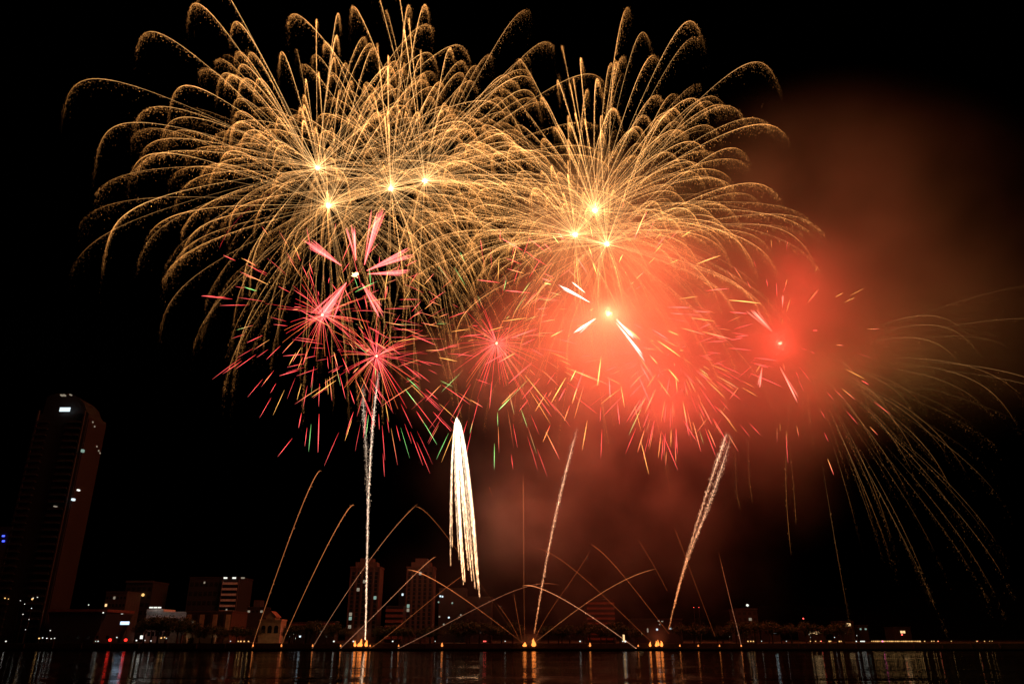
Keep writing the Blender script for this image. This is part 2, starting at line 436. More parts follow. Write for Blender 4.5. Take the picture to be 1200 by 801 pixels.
p = at(167.5, 696.5, 489); MB().lathe([(.2,-.9),(.9,-.4),(.9,.4),(.2,.9)], 8, (p[0]-e.location.x, -1.0, p[2]-GZ)).build('lamp', G_LY, e)
p = at(147, 704.5, 489.5); MB().box(p[0]-e.location.x-.5, p[0]-e.location.x+.5, -.6, -.003, p[2]-GZ-.5, p[2]-GZ+.5).build('red_light', G_LR, e)

# floodlit white hall
e, W, h, d = building('white_hall', 'long low white hall lit by floodlights, left of the orange theatre', 168, 217, 718, 455, 16, M_WHITE)
MB().box(-W/2-.004, -W/2+W*0.40, -.5, d, h+.81, h+2.2).build('roof_storey', M_WHITE, e)
for k in range(9): window(e, -W/2+3.2+k*(W-6)/8, h*0.45 if k > 5 else h*.3, 1.5, 2.2, M_GLASS)
for k, fx in enumerate((-.36, -.26, -.16)):
    MB().box(W*fx-.9, W*fx+.9, -3.2, -2.6, h+2.6, h+3.3).build('floodlight', G_LW, e)
for fx in (-.3, -.05, .2, .42):
    l = bpy.data.lights.new('flood_lamp', 'SPOT'); l.color = (0.85, 1.0, 0.97); l.energy = 45; l.spot_size = R(100); l.shadow_soft_size = .3
    o = bpy.data.objects.new('flood_lamp', l); COL.objects.link(o); o.parent = e; o.location = (W*fx, -7, h+1.5); o.rotation_euler = (R(75), 0, 0)

# orange lit theatre with an arched porch roof
e, W, h, d = building('theatre', 'broad orange box theatre with tall panels above an arched porch', 215, 269, 717, 440, 26, M_TERRA)
for k in range(7):
    MB().box(-W/2+W*(k+.16)/7, -W/2+W*(k+.84)/7, -.25, -.003, h*.42, h*.93).build('facade_panel', M_BROWN if k % 2 else M_CREAM, e)
arcp = [(-W*.34, h*.18)] + [(W*.34*math.sin(a), h*.18+h*.25*math.cos(a)) for a in np.linspace(-1.5, 1.5, 12)] + [(W*.34, h*.18)]
MB().wall_prism(arcp, -7.0, -.26).build('porch_roof', M_DARKC, e)
for sx in (-1, 1): MB().box(sx*W*.30-.4, sx*W*.30+.4, -6.5, -5.7, 0, h*.18).build('porch_column', M_TERRA, e)
def wash(e, x, y, z, col, power):
    l = bpy.data.lights.new('flood_lamp', 'SPOT'); l.color = col; l.energy = power; l.spot_size = R(140); l.shadow_soft_size = .3
    o = bpy.data.objects.new('flood_lamp', l); COL.objects.link(o); o.parent = e; o.location = (x, y, z); o.rotation_euler = (R(105), 0, 0)
for fx in (-.3, .3): wash(e, W*fx, -9, 2.5, (1.0, .5, .2), 260)
for (px, py) in ((218,729),(222,729.5),(226,728.5)): window_px(e, px, py, 439.6, 1.3, 1.4, G_DIM)

# tall dark block with a ladder of lit landings
e, W, h, d = building('hotel_block', 'tall dark hotel block with a ladder of pale landings at its right side', 213, 274, 677, 500, 24, M_DARKC)
x0, x1 = span(252, 271, 498); cxm = (x0+x1)/2-e.location.x
for k in range(8): MB().box(cxm-4.6, cxm+4.6, -1.8, -.003, h*.28+k*h*.088, h*.28+k*h*.088+1.3).build('landing', M_WHITE, e)
for sx in (-5.2, 5.0): MB().box(cxm+sx, cxm+sx+.5, -1.5, -.003, h*.1, h*.97).build('landing_post', M_CONC, e)
for k in range(3): MB().box(W*.17+k*5.5, W*.17+k*5.5+2.2, -.6, -.302, h-.3, h+.6).build('roof_light', G_DIM if k == 2 else G_LW, e)
for (a, b_) in ((.30, .5), (-.2, .93), (-.1, .4)): window(e, W*a, h*b_, 1.0, 1.2, G_DIM)
for r_ in range(6):
    for c_ in range(7): window(e, -W/2+W*(c_+.6)/10.5, 6+r_*5.6, 2.2, 2.6, M_GLASS)

# small pavilion & house with gable
e, W, h, d = building('roof_pavilion', 'dim grey block with a flat pavilion on its roof', 286, 306, 712, 520, 14, M_DARKC)
MB().box(-W*.2, W*.2, 2, 10, h+.81, h+5).build('pavilion', M_CONC, e)
for k in range(4): window(e, -W/2+W*(k+.5)/4, h*.9, 1.5, 1.3, G_DIM if k in (0, 3) else M_GLASS)
e, W, h, d = building('gabled_house', 'small yellow house with a gable and three arched openings', 303, 328, 727, 425, 10, M_CREAM)
MB().wall_prism([(-W*.22, h+.81), (W*.22, h+.81), (W*.22, h+1.8), (0, h+4.4), (-W*.22, h+1.8)], -.6, 8).build('gable', M_CREAM, e)
MB().wall_prism([(-W*.28, h+1.7), (0, h+4.41), (W*.28, h+1.7), (W*.28, h+2.0), (0, h+4.9), (-W*.28, h+2.0)], -.9, 8.2).build('roof', M_ROOF, e)
for k in (-1, 0, 1):
    aw = [(k*W*.3-1.1, h*.45), (k*W*.3+1.1, h*.45)] + [(k*W*.3+1.1*math.cos(a), h*.7+1.1*math.sin(a)) for a in np.linspace(0, math.pi, 7)]
    MB().wall_prism(aw, -.15, -.003).build('arched_opening', M_GLASS, e)
MB().box(-W/2-.2, W/2+.2, -.5, -.302, h*.3, h*.36).build('string_course', M_CREAM, e)

wash(e, 0, -7, 2.0, (1.0, .6, .25), 120)
# lit shop row
for i, (a, b_, pt, lab, gm) in enumerate(((338, 358, 730, 'low shop with small white windows right of the gabled house', G_COOL), (360, 392, 729, 'low dark shop row with a red awning left of the first apartment tower', G_DIM))):
    e, W, h, d = building('shop', lab, a, b_, pt, 430, 9, M_DARKC, 'shop')
    for k in range(5):
        window(e, -W/2+W*(k+.5)/5, h*(.35 if k % 2 else .6), 1.0, 1.0, gm if k in (0, 2, 3) else M_GLASS)
    MB().box(-W/2, W/2, -1.2, -.302, h*.9, h*.95+.4).build('awning', M_RED, e)

# twin apartment towers
def apartment(label, px0, px1, pytop, Y, lit):
    e, W, h, d = building('apartment_tower', label, px0, px1, pytop+8, Y, 13, M_TERRA, group='reddish apartment towers')
    MB().box(-W*.36, W*.36, 2, 11, h+.81, h+3.4).build('roof_storey', M_TERRA, e)
    MB().box(-W*.22, W*.22, 3, 10, h+3.41, h+5.6).build('roof_tank', M_TERRA, e)
    nr, nc = 16, 5
    for r_ in range(nr):
        for c_ in range(nc):
            window(e, -W/2+W*(c_+.5)/nc*.96+W*.02, 4+(h-7)*r_/(nr-1), W/nc*.46, 1.75, lit.get((r_, c_), M_GLASS))
    for r_ in range(0, nr, 1):                       # projecting slab bands
        pass
    for c_ in range(nc+1):
        MB().box(-W/2+W*c_/nc*.96+W*.02-.25, -W/2+W*c_/nc*.96+W*.02+.25, -.35, -.003, 0, h).build('pilaster', M_TERRA, e)
    for r_ in range(8):
        z = 6+r_*h/9; MB().box(-W/2-.12, -W/2+.05, 5, 7, z, z+1.4).build('window', G_SOFT if (r_*7) % 3 else M_GLASS, e)
    return e
apartment('reddish apartment tower behind the white rising tail', 405, 441, 657, 450, {(11,1):G_DIM,(9,4):G_SOFT,(4,0):G_SOFT,(5,0):G_DIM,(2,0):G_DIM,(13,2):G_DIM})
apartment('reddish apartment tower with a stepped roof, right of the striped block', 473, 506, 657, 455, {(15,2):G_DIM,(7,0):G_SOFT,(6,0):G_DIM})

e, W, h, d = building('striped_block', 'lower block with red and dark horizontal stripes between the apartment towers', 451, 471, 711, 445, 16, M_DARKC)
for k in range(6): MB().box(-W/2-.2, W/2+.2, -.6, -.302, 2+k*(h-3)/5.5, 2+k*(h-3)/5.5+1.5).build('red_band', M_RED, e)
e, W, h, d = building('slender_block', 'slim unlit block with greenish windows just left of the second apartment tower', 465, 474, 690, 470, 12, M_DARKC)
for (a, b_, mm) in ((0, .9, G_COOL), (.1, .62, G_SOFT), (-.1, .4, G_DIM), (.2, .3, G_SOFT), (-.2, .2, G_DIM), (.15, .1, G_DIM)): window(e, W*a, h*b_, 1.0, 1.2, mm)
e, W, h, d = building('dark_apartment_block', 'almost black apartment block with scattered cool windows under the white waterfall', 513, 545, 690, 480, 18, M_DARKC)
for (px, py, mm) in ((516,698,G_COOL),(518.5,698.5,G_COOL),(514,705,G_SOFT),(530,706,G_SOFT),(515,722,G_DIM),(526,723,G_COOL),(520,731,G_DIM),(540,720,G_DIM)): window_px(e, px, py, 479.9, .9, .9, mm)
e, W, h, d = building('brown_block', 'faint brown block half lost in smoke right of the waterfall', 545, 576, 700, 470, 18, M_BROWN)
for r_ in range(7):
    for c_ in range(4): window(e, -W/2+W*(c_+.5)/4, 3+(h-6)*r_/6, 2.0, 1.7, {(1,2):G_DIM}.get((r_, c_), M_GLASS))
e, W, h, d = building('banded_block', 'dark red banded block behind the crossing orange arcs', 689, 721, 703, 450, 18, M_BROWN)
for k in range(8): MB().box(-W/2-.2, W/2+.2, -.5, -.302, 1.5+k*(h-2)/7.6, 1.5+k*(h-2)/7.6+1.1).build('band', M_RED, e)
e, W, h, d = building('lit_podium', 'low dark block with a few lit windows under the double rising tail', 742, 800, 726, 440, 14, M_DARKC)
for (px, py, ww, wh, mm) in ((731,747,1,3.4,G_WARM),(749,742,.9,.9,G_WARM),(751.5,742,.9,.9,G_WARM),(770,737,.9,.9,G_COOL),(786,736,1.2,.6,G_COOL),(759,738,.7,2.0,G_DIM),(772,727,1,.5,G_DIM),(776,727.5,1,.5,G_DIM),(773,731,.6,.6,G_DIM)):
    window_px(e, px, py, 439.9, ww, wh, mm)
e, W, h, d = building('lamp_top_block', 'dark block with one bright pale lamp on its roof, right of centre', 866, 890, 714, 470, 16, M_DARKC)
p = at(876.5, 708.5, 470)
MB().box(p[0]-e.location.x-.15, p[0]-e.location.x+.15, 1, 1.3, h+.8, p[2]-GZ-.5).build('lamp_post', M_POLE, e)
MB().lathe([(.2,-.7),(.75,-.3),(.75,.3),(.2,.7)], 8, (p[0]-e.location.x, 1.1, p[2]-GZ)).build('lamp', G_LW, e)
for r_ in range(5):
    for c_ in range(4): window(e, -W/2+W*(c_+.5)/4, 3+(h-5)*r_/4, 1.6, 1.5, {(1,1):G_DIM,(3,2):G_DIM}.get((r_, c_), M_GLASS))
far = [('pale corner block with two cool windows stacked at its edge', 900, 914, 733, 560, [(907.5,736,1.2,2.2,G_SOFT),(907.5,740.5,1.6,1.6,G_COOL)]),
       ('dark block with a long row of warm windows on its top floor', 944, 966, 737, 600, [(950,740.5,1.8,1.6,G_WARM),(953,740.5,1.8,1.6,G_WARM),(956,741,1.8,1.8,G_WARM),(959,741,1.6,1.6,G_WARM),(948.5,742.5,1.0,1.0,G_DIM)]),
       ('dark block with one wide yellow window at its top', 985, 1002, 728, 640, [(992.5,731.5,2.0,2.2,G_WARM),(995,731.3,2.4,1.8,G_WARM)]),
       ('unlit block with two small cool windows right of the yellow window', 1003, 1018, 733, 650, [(1008.5,736.5,1.2,1.2,G_SOFT),(1014.5,736.5,1.4,1.2,G_SOFT)]),
       ('dark block with a warm pair of windows above the promenade lights', 1048, 1068, 735, 650, [(1056.5,740,1.8,1.8,G_WARM),(1059.5,740,1.6,1.8,G_WARM),(1057,743,1,1,G_LR)])]
for (lab, a, b_, pt, Yb, ws) in far:
    e, W, h, d = building('riverside_block', lab, a, b_, pt, Yb, 16, M_DARKC)
    for (px, py, ww, wh, mm) in ws: window_px(e, px, py, Yb-.1, ww, wh, mm)
# mast with red light
p = at(941.5, 725, 640); e = empty('radio_mast', (p[0], 640, GZ), 'thin mast with a red warning light at its tip', 'mast')
MB().lathe([(.5, 0), (.15, p[2]-GZ)], 6).build('mast_pole', M_STEEL, e)
MB().lathe([(.2, -.5), (.6, 0), (.2, .5)], 6, (0, 0, p[2]-GZ+.5)).build('warning_light', G_LR, e)

# lit signboard
p = at(146, 729.5, 428); e = empty('signboard', (p[0], 428, GZ), 'small blue white lit signboard on posts under the dark tower', 'sign')
zz = p[2]-GZ
MB().box(-2.3, 2.3, 0, .4, zz-.8, zz+.8).build('light_panel', G_SIGN, e)
for sx in (-1.7, 1.6): MB().box(sx, sx+.2, .1, .3, 0, zz-.8).build('post', M_POLE, e)

# ---------------------------------------------------------------- trees along the bank
def tree_proto():
    e = empty('riverside_tree', (0, 0, 0), 'dark leafy tree in the unlit row along the far bank', 'tree', 'trees along the far bank')
    q = MB(); q.lathe([(.35, 0), (.26, 1.6), (.2, 3.4)], 7)
    for k in range(5):
        a = k*1.26; c = np.array([0, 0, 2.6+.15*k]); d = np.array([math.cos(a)*.6, math.sin(a)*.6, .8])
        n0 = len(q.v)
        for s, r_ in ((0, .12), (2.4, .05)):
            for j in range(4):
                b_ = math.pi/2*j; q.v.append(tuple(c + d*s + np.array([math.cos(b_), math.sin(b_), 0])*r_))
        q.f += [(n0+j, n0+(j+1) % 4, n0+4+(j+1) % 4, n0+4+j) for j in range(4)]
    q.build('trunk', M_BARK, e)
    n = 1500; cl = rng.normal(size=(14, 3))*np.array([1.5, 1.5, .8]) + np.array([0, 0, 5.2])
    P = cl[rng.randint(14, size=n)] + rng.normal(size=(n, 3))*.62
    a = rng.normal(size=(n, 3)); a /= np.linalg.norm(a, axis=1)[:, None]; b_ = np.cross(a, rng.normal(size=(n, 3))); b_ /= np.linalg.norm(b_, axis=1)[:, None]
    V = np.stack([P-a*.3, P+b_*.16, P+a*.3, P-b_*.16], 1).reshape(-1, 3)
    me = bpy.data.meshes.new('crown'); me.from_pydata(V.tolist(), [], [tuple(range(4*i, 4*i+4)) for i in range(n)]); me.materials.append(M_LEAF)
    link('crown', me, e)
    return e
tp = tree_proto(); first = True
for px in list(np.arange(170, 216, 7.5)) + list(np.arange(226, 300, 12)) + list(np.arange(336, 405, 11)) + list(np.arange(446, 600, 9)) + list(np.arange(640, 760, 10)) + list(np.arange(800, 1000, 12)):
    Yv = 428 + 10*rng.rand() if px > 330 or px < 226 else 408 + 3*rng.rand()
    Yv = 426.5 + 4*rng.rand() if 165 < px < 220 else 408 + 3*rng.rand()
    t_ = tp if first else copy_tree(tp); first = False
    s = (1.45 if 160 < px < 220 else .75)+(.3 if 160 < px < 220 else .6)*rng.rand(); x = at(px+rng.normal()*3, 745, Yv)[0]
    t_.location = (x, Yv, GZ); t_.scale = (s*1.1, s*1.1, s); t_.rotation_euler = (0, 0, rng.rand()*6.28)

# ---------------------------------------------------------------- street lamps
def lamp_proto(name, gm, label, group, r=.5):
    e = empty(name, (0, 0, GZ), label, 'lamp', group)
    MB().lathe([(.16, 0), (.12, .4), (.06, 1.0)], 6).build('pole', M_POLE, e)
    r = r*.72
    MB().lathe([(r*.5, -r*.8), (r, -r*.3), (r, r*.3), (r*.5, r*.8)], 8, (0, 0, 1.0+r*.8)).build('lamp_head', gm, e)
    return e
def lamps(name, gm, label, group, spots, r=.5):
    pr = lamp_proto(name, gm, label, group, r)
    for i, sp in enumerate(spots):
        px, py, Yl = sp[:3]
        c = pr if i == 0 else copy_tree(pr)
        p = at(px, py, Yl); h = max(1.2, p[2]-GZ)
        c.location = (p[0], Yl, GZ); f = sp[3] if len(sp) > 3 else 1.0
        ch = {x.name.split('.')[0]: x for x in c.children}
        ch['pole'].scale = (1, 1, max(.2, h-r*.8)); ch['lamp_head'].location = (0, 0, h-1.0-r*.8)
        ch['lamp_head'].scale = (f, f, f); ch['lamp_head'].location = (0, 0, h-f*(1.0+r*.8))
L = 404
lamps('street_lamp', G_LW, 'small white lamp on the left quay below the skyscraper and the theatre', 'white lamps on the left quay',
      [(7,750.5,L,.9),(27,719,440,.7),(24,703,450,.6),(29,707,450,.6),(39,700,450,.7),(44,699,450,.7),(37,712,445,.6),(34,725,440,.5),(30,737,430,.5),(59,738,425,.7),(50,746.5,415,.8),(55,747,415,.8),(60,747.5,415,.7),(64,747,415,.7),(104,708,435,.8),(121,717,430,1.0),
       (115,750.5,L,.8),(137,746,L,.8),(160,749.5,L,1.0),(177,750,L,.8),(195,747,L,.6),(112,751,L,.6),(170,749.5,L,.6),(270,752,L,.6)], .55)
lamps('street_lamp', G_LY, 'small amber lamp on the left quay below the skyscraper and the theatre', 'amber lamps on the left quay',
      [(6,700,450,1.0),(38,701,450,1.4),(10,701,450,.7),(189,746.5,L,1.1),(193,746,L,.8),(282,752.5,L,1.0),(286,752.5,L,.9),(291,752.8,L,.9),(279,752.5,L,.8),(46,747,415,1.0)], .55)
lamps('street_lamp', G_LW, 'small white lamp on the middle quay beside the launch racks', 'white lamps on the middle quay',
      [(391,754,L,1.2),(414,753.5,L,1.1),(460,755,L,1.0),(510,752,L,.6),(592,754,L,.7),(680,757,L,1.0),(733,755,L,1.4),(730,754.5,L,.8),(344,742,420,.7),(346,747,420,.8),(342,738,425,.6),(340,745,420,.6)], .5)
lamps('street_lamp', G_LR, 'small red lamp on the quay left of the middle launch rack', 'red lamps on the middle quay', [(567,755.5,L,.9),(569,755.5,L,.8),(813,711,470,.5),(819,711,470,.5)], .5)
lamps('street_lamp', G_LY, 'small amber lamp of the scattered lights on the right quay', 'amber lamps on the right quay',
      [(877,755,L,1.0),(880,753,L,1.0),(883,752,L,1.0),(950,753,L,.8),(956,752.5,L,.8),(962,754.5,L,.7),(972,752.5,L,1.2),(974,754.5,L,.9),(984,753.5,L,1.1),(986,753,L,.9),(1084,753,L,.8),(1092,752,L,.8),(1095,753,L,.7),(1099,751,L,.7),(1115,751.5,L,.6),(1145,751.5,L,.8),(1154,752,L,.7),(1160,752,L,.5),(1163,751.7,L,.5)], .45)
lamps('street_lamp', G_LW, 'small white lamp of the scattered lights on the right quay', 'white lamps on the right quay',
      [(1004,754,L,1.0),(1009,751,L,1.1),(1011,752,L,1.0),(1013,753.5,L,1.2),(893,755,L,.6),(922,754,L,.6),(978,746,440,.7),(1004,744,440,.6),(855,745,440,.5),(950,746,440,.6)], .45)
lamps('promenade_light', G_LY, 'small yellow lamp in the dense bright string on the right promenade', 'bright string of promenade lamps',
      [(1022+i*2.35, 752.6+.5*math.sin(i*1.7), L, .75+.5*((i*37) % 7)/7) for i in range(25)], .45)
lamps('promenade_light', G_LM, 'magenta lamp among the yellow string on the right promenade', 'magenta promenade lamps', [(1034.5, 754.3, L, 1.0)], .5)
lamps('quay_light', G_LR, 'dim red lamp near the far right end of the quay', 'red lamps on the right quay', [(963,755,L,.8),(1052,751.5,L,.7),(1147,757,L,.5),(1099.5,751,L,.8)], .4)
for (px, lab) in ((129, 'left one of two glowing red signal lamps on posts by the water'), (147.3, 'right one of two glowing red signal lamps on posts by the water')):
    p = at(px, 749.3, L); e = empty('signal_lamp', (p[0], L, GZ), lab, 'lamp', 'red signal lamps')
    MB().lathe([(.14, 0), (.1, p[2]-GZ-.8)], 6).build('post', M_POLE, e)
    MB().box(-.7, .7, .25, .55, p[2]-GZ-1.0, p[2]-GZ+1.0).build('back_board', M_POLE, e)
    MB().lathe([(.3, -.65), (.75, -.3), (.75, .3), (.3, .65)], 10, (0, 0, p[2]-GZ)).build('red_lens', G_RED, e)

# ---------------------------------------------------------------- launch racks with flames
def flame_bm(h, r, seed):
    q = MB(); rs = np.random.RandomState(seed)
    prof = [(r*.55, 0), (r, h*.18), (r*.85, h*.4), (r*.5, h*.68), (r*.12, h)]
    q.lathe(prof, 9); q.v = [(x*(1+.25*rs.rand())+.10*h*math.sin(z*2+seed)*z/h, y, z) for x, y, z in q.v]
    return q
YL = 393.0
def rack(px, label, flames, big):
    p = at(px, 760, YL); e = empty('launch_rack', (p[0], YL, 0.9), label, 'firework launcher', 'firework launch racks')
    wd = 5.5 if big else 1.1
    q = MB(); q.box(-wd/2, wd/2, -.5, .5, 0, .18); q.box(-wd/2, wd/2, -.45, -.38, .45, .55); q.box(-wd/2, wd/2, .38, .45, .45, .55); q.build('rack_frame', M_STEEL, e)
    for k in range(8 if big else 3):
        n = 8 if big else 3
        MB().lathe([(.13, .18), (.13, .95), (.10, .95), (.10, .3)], 8, (-wd/2+wd*(k+.5)/n, 0, 0)).build('mortar_tube', M_DARKC, e)
    for k, (dx, z0, h, r_) in enumerate(flames):
        fo = flame_bm(h, r_, k+int(px)).build('flame', G_FLAME if not big else G_FLAMEC, e, (dx, 0, z0))
    return e
rack(422, 'large launch rack with tall orange flames below the white rising tail', [(-2.6,.9,2.6,.6),(.2,.9,3.4,.75),(2.8,.9,3.0,.7),(-.9,.9,1.6,.5)], True)
rack(620.5, 'large launch rack with two orange flames at the foot of the crossing arcs', [(-2.3,.9,1.9,.9),(2.0,.9,3.6,1.0)], True)
rack(770, 'large launch rack with three flames below the double rising tail', [(-3.2,.9,2.2,.5),(-.2,.9,2.6,.55),(2.3,.9,2.6,.65),(.8,1.2,2.8,.4)], True)
for px, h, lab in ((296,1.6,'leftmost small launch rack with a spark at its mouth'), (329.5,1.6,'second small launch rack from the left along the pontoon'), (366,1.5,'small launch rack at the foot of the third slanting comet'),
                   (399,1.3,'small launch rack just left of the large flames'), (433.5,1.2,'small launch rack just right of the large flames'), (467,1.2,'small launch rack at the foot of the long flat arc'),
                   (518,2.4,'small launch rack with a single upright flame under the white waterfall'), (691.5,2.4,'small launch rack with a single upright flame right of the middle flames'), (748,1.2,'small launch rack at the foot of the bright orange arc'),
                   (797,1.3,'small launch rack right of the three flames'), (818.5,1.2,'small launch rack with a faint spark in the right row'), (843.5,1.2,'second small launch rack from the right end'), (869,1.2,'rightmost small launch rack with a pinkish spark')):
    rack(px, lab, [(0,.9,h*.75,.32 if h < 2 else .5)], False)

# ================================================================ SMOKE
def smoke(label, px, py, Y, rx, ry, dep, dens, noise=0.9, scale=0.012, col=(0.75, 0.72, 0.70), soft=1.0, aniso=0.0, seed=0.0):
    c = at(px, py, Y); u = np.linalg.norm(at(px+1, py, Y)-c)
    bmx = bpy.data.meshes.new('smoke_cloud')
    q = MB(); q.lathe([(math.sin(math.pi*j/10)*1.0 + (1e-3 if j in (0, 10) else 0), -math.cos(math.pi*j/10)) for j in range(11)], 18)
    o = q.build('smoke_cloud', None)
    m = bpy.data.materials.new('lit_smoke'); m.use_nodes = True; t = m.node_tree; t.nodes.clear()
    out = t.nodes.new('ShaderNodeOutputMaterial'); vs = t.nodes.new('ShaderNodeVolumeScatter')
    vs.inputs['Color'].default_value = (*col, 1); vs.inputs['Anisotropy'].default_value = aniso
    tc = t.nodes.new('ShaderNodeTexCoord'); ln = t.nodes.new('ShaderNodeVectorMath'); ln.operation = 'LENGTH'
    mr = t.nodes.new('ShaderNodeMapRange'); mr.interpolation_type = 'SMOOTHSTEP'
    mr.inputs['From Min'].default_value = 1.0; mr.inputs['From Max'].default_value = 1.0 - soft; mr.inputs['To Min'].default_value = 0; mr.inputs['To Max'].default_value = 1
    ge = t.nodes.new('ShaderNodeNewGeometry'); ns = t.nodes.new('ShaderNodeTexNoise'); ns.noise_dimensions = '4D'
    ns.inputs['W'].default_value = seed; ns.inputs['Scale'].default_value = scale; ns.inputs['Detail'].default_value = 3.5; ns.inputs['Roughness'].default_value = .55
    nr = t.nodes.new('ShaderNodeMapRange'); nr.inputs['From Min'].default_value = .37; nr.inputs['From Max'].default_value = .63
    nr.inputs['To Min'].default_value = 1-noise; nr.inputs['To Max'].default_value = 1+noise
    mu = t.nodes.new('ShaderNodeMath'); mu.operation = 'MULTIPLY'; m2 = t.nodes.new('ShaderNodeMath'); m2.operation = 'MULTIPLY'; m2.inputs[1].default_value = dens
    t.links.new(tc.outputs['Object'], ln.inputs[0]); t.links.new(ln.outputs['Value'], mr.inputs['Value'])
    t.links.new(ge.outputs['Position'], ns.inputs['Vector']); t.links.new(ns.outputs['Fac'], nr.inputs['Value'])
    t.links.new(mr.outputs[0], mu.inputs[0]); t.links.new(nr.outputs[0], mu.inputs[1]); t.links.new(mu.outputs[0], m2.inputs[0])
    t.links.new(m2.outputs[0], vs.inputs['Density']); t.links.new(vs.outputs[0], out.inputs['Volume'])
    o.data.materials.clear(); o.data.materials.append(m)
    o.location = tuple(c); o.scale = (rx*u, dep, ry*u)
    tag(o, label, 'smoke', kind='stuff')
    return o
smoke('dense orange red smoke around the white streaked burst', 735, 395, 412, 210, 165, 75, 0.024, .8, .013, seed=1)
smoke('red smoke around the right hand red burst', 890, 400, 425, 210, 185, 80, 0.014, .85, .013, seed=2)
smoke('thin brown smoke drifting off to the upper right', 1010, 300, 450, 290, 250, 95, 0.011, .9, .010, seed=3)
smoke('brown smoke hanging below the red bursts', 730, 560, 440, 280, 150, 60, 0.008, 1.0, .018, seed=4)
smoke('round dusky smoke puff right of the white waterfall', 612, 618, 445, 85, 80, 35, 0.022, 1.0, .035, seed=5)
smoke('golden smoke around the right gold bursts', 710, 265, 440, 140, 120, 55, 0.010, .8, .02, seed=6)
smoke('thin dark red smoke around the middle red burst', 565, 440, 440, 130, 95, 45, 0.008, 1.0, .025, seed=7)
smoke('thin low smoke over the launch racks', 690, 680, 440, 280, 100, 40, 0.004, .9, .03, seed=8)

for px, lab in ((423, 'tiny lit smoke puff over the tall orange flames'), (621, 'tiny lit smoke puff over the middle flames'), (770, 'tiny lit smoke puff over the three flames')):
    smoke(lab, px, 744, 394, 17, 15, 6, .05, .9, .09, seed=px)

# ================================================================ FIREWORKS
# gold willows, left cluster
gold_burst('upper left gold willow burst with the widest reach to the left', 372, 197, 405, 266, 99, power=9000, T=(3.8, 6.6))
gold_burst('lower left gold willow burst with a bright white core above the red palm', 385, 241, 395, 255, 98, power=10000, core=1.6)
gold_burst('middle gold willow burst with a flattened core between its neighbours', 458, 221, 410, 245, 98, power=10000, core=1.6)
gold_burst('gold willow burst with the brightest fan of rays, right in the left cluster', 498, 212, 400, 265, 99, power=14000, core=1.8, bright=1.1)
# right cluster
gold_burst('gold willow burst with a starry core, left in the right cluster', 674, 275, 405, 225, 90, power=10000, core=1.6)
gold_burst('tall gold willow burst at the heart of the right cluster', 697, 247, 410, 265, 99, power=30000, core=1.6, stars=(95000, 7), bright=1.1)
gold_burst('lowest gold willow burst of the right cluster, at the edge of the red smoke', 711, 286, 415, 250, 92, power=10000, core=1.6)
# fading willow on the far right
gold_burst('fading gold willow with long falling trails at the right edge', 945, 425, 400, 300, 56, T=(3.3, 5.5), k=.75, bright=.17, nsp=130, power=0, core=0, start=.14,
           keep=lambda d: d[0] > -0.02 and abs(d[1]) < .9 and d[2] < .42, rad=.13, spread=(.35, 1.0), stars=(85000, 6), fine=0)

# red peonies
red_peony('left red peony with orange tinted hair fine rays', 378, 369, 400, 140, 90, 62, 99, bright=1.2, slen=.19, power=6000)
red_peony('lower red peony on top of the white rising tail', 441, 417, 405, 142, 95, 62, 99, bright=1.2, slen=.19, power=6000)
red_peony('middle red peony with a pink core beside the orange smoke', 582, 402, 405, 150, 95, 62, 99, bright=1.0, power=14000, pal=(.66, .17, .17))
red_peony('large red burst with white strokes buried in the orange smoke', 713, 367, 400, 175, 0, 10, 98, bright=2.2, slen=.16, power=150000, core=1.8, stars=(640000, 10), pal=(.66, .05, .29), col=(1.0, .10, .042), star=(.45, 1.0))
red_peony('right red burst with one long bright streak in the smoke', 914, 402, 420, 150, 0, 10, 60, bright=.8, slen=.12, fine=10, power=45000, core=1.1, stars=(240000, 7), pal=(.78, .02, .2), col=(1.0, .05, .03), star=(.4, 1.0))
e5 = red_peony('scattered red and orange streaks falling below the orange smoke', 790, 415, 400, 120, 0, 10, 95, bright=1.1, slen=.2, power=0, core=0, stars=(220000, 5), pal=(.7, .04, .26), star=(.5, 1.0), keep=lambda d: d[2] < 0.2)

def bundle(parent, c, Y, a, b, wid, n, C0, C1, bright, r0=.12, r1=.42, name='palm_frond'):
    """a frond: a sheaf of burning stars flying apart, from pixel a to pixel b"""
    A, B = at(*a, Y), at(*b, Y); parts = []
    ax = (B-A)/np.linalg.norm(B-A); s1 = np.cross(ax, [0, 1, 0]); L = np.linalg.norm(B-A)
    for i in range(n):
        o1, o2 = rng.normal()*.5, rng.normal()*.5; e_ = .78+.27*rng.rand()
        s = np.linspace(0, 1, 12)
        wid_ = wid*1.25
        P = A + np.outer(s*L*e_, ax) + np.outer(s*wid_*o1, s1) + np.outer(s*wid_*o2, [0, 1, 0]) + np.outer(s*s, [0, 0, -.03*L])
        f = .55*bright*(.35+.65*np.sin(math.pi*(.08+.86*s)))*(.7+.6*rng.rand())
        rr = (r0+(r1-r0)*s**.8)*np.clip((1.02-s)*6, .12, 1)
        parts.append(stroke(P - c, rr, mixc(C0, C1, s)*f[:, None]))
    return link(name, tri_mesh(name, *merge(parts)), parent)
c = at(416, 322, 392); e = empty('red_palm_burst', c, 'red palm burst of seven thick pink fronds round a white ball', 'firework', 'palm fireworks')
core_ball(e, 1.9, (1.0, .55, .25), 1.6); core_light(e, (1.0, .3, .12), 12000, 1.3)
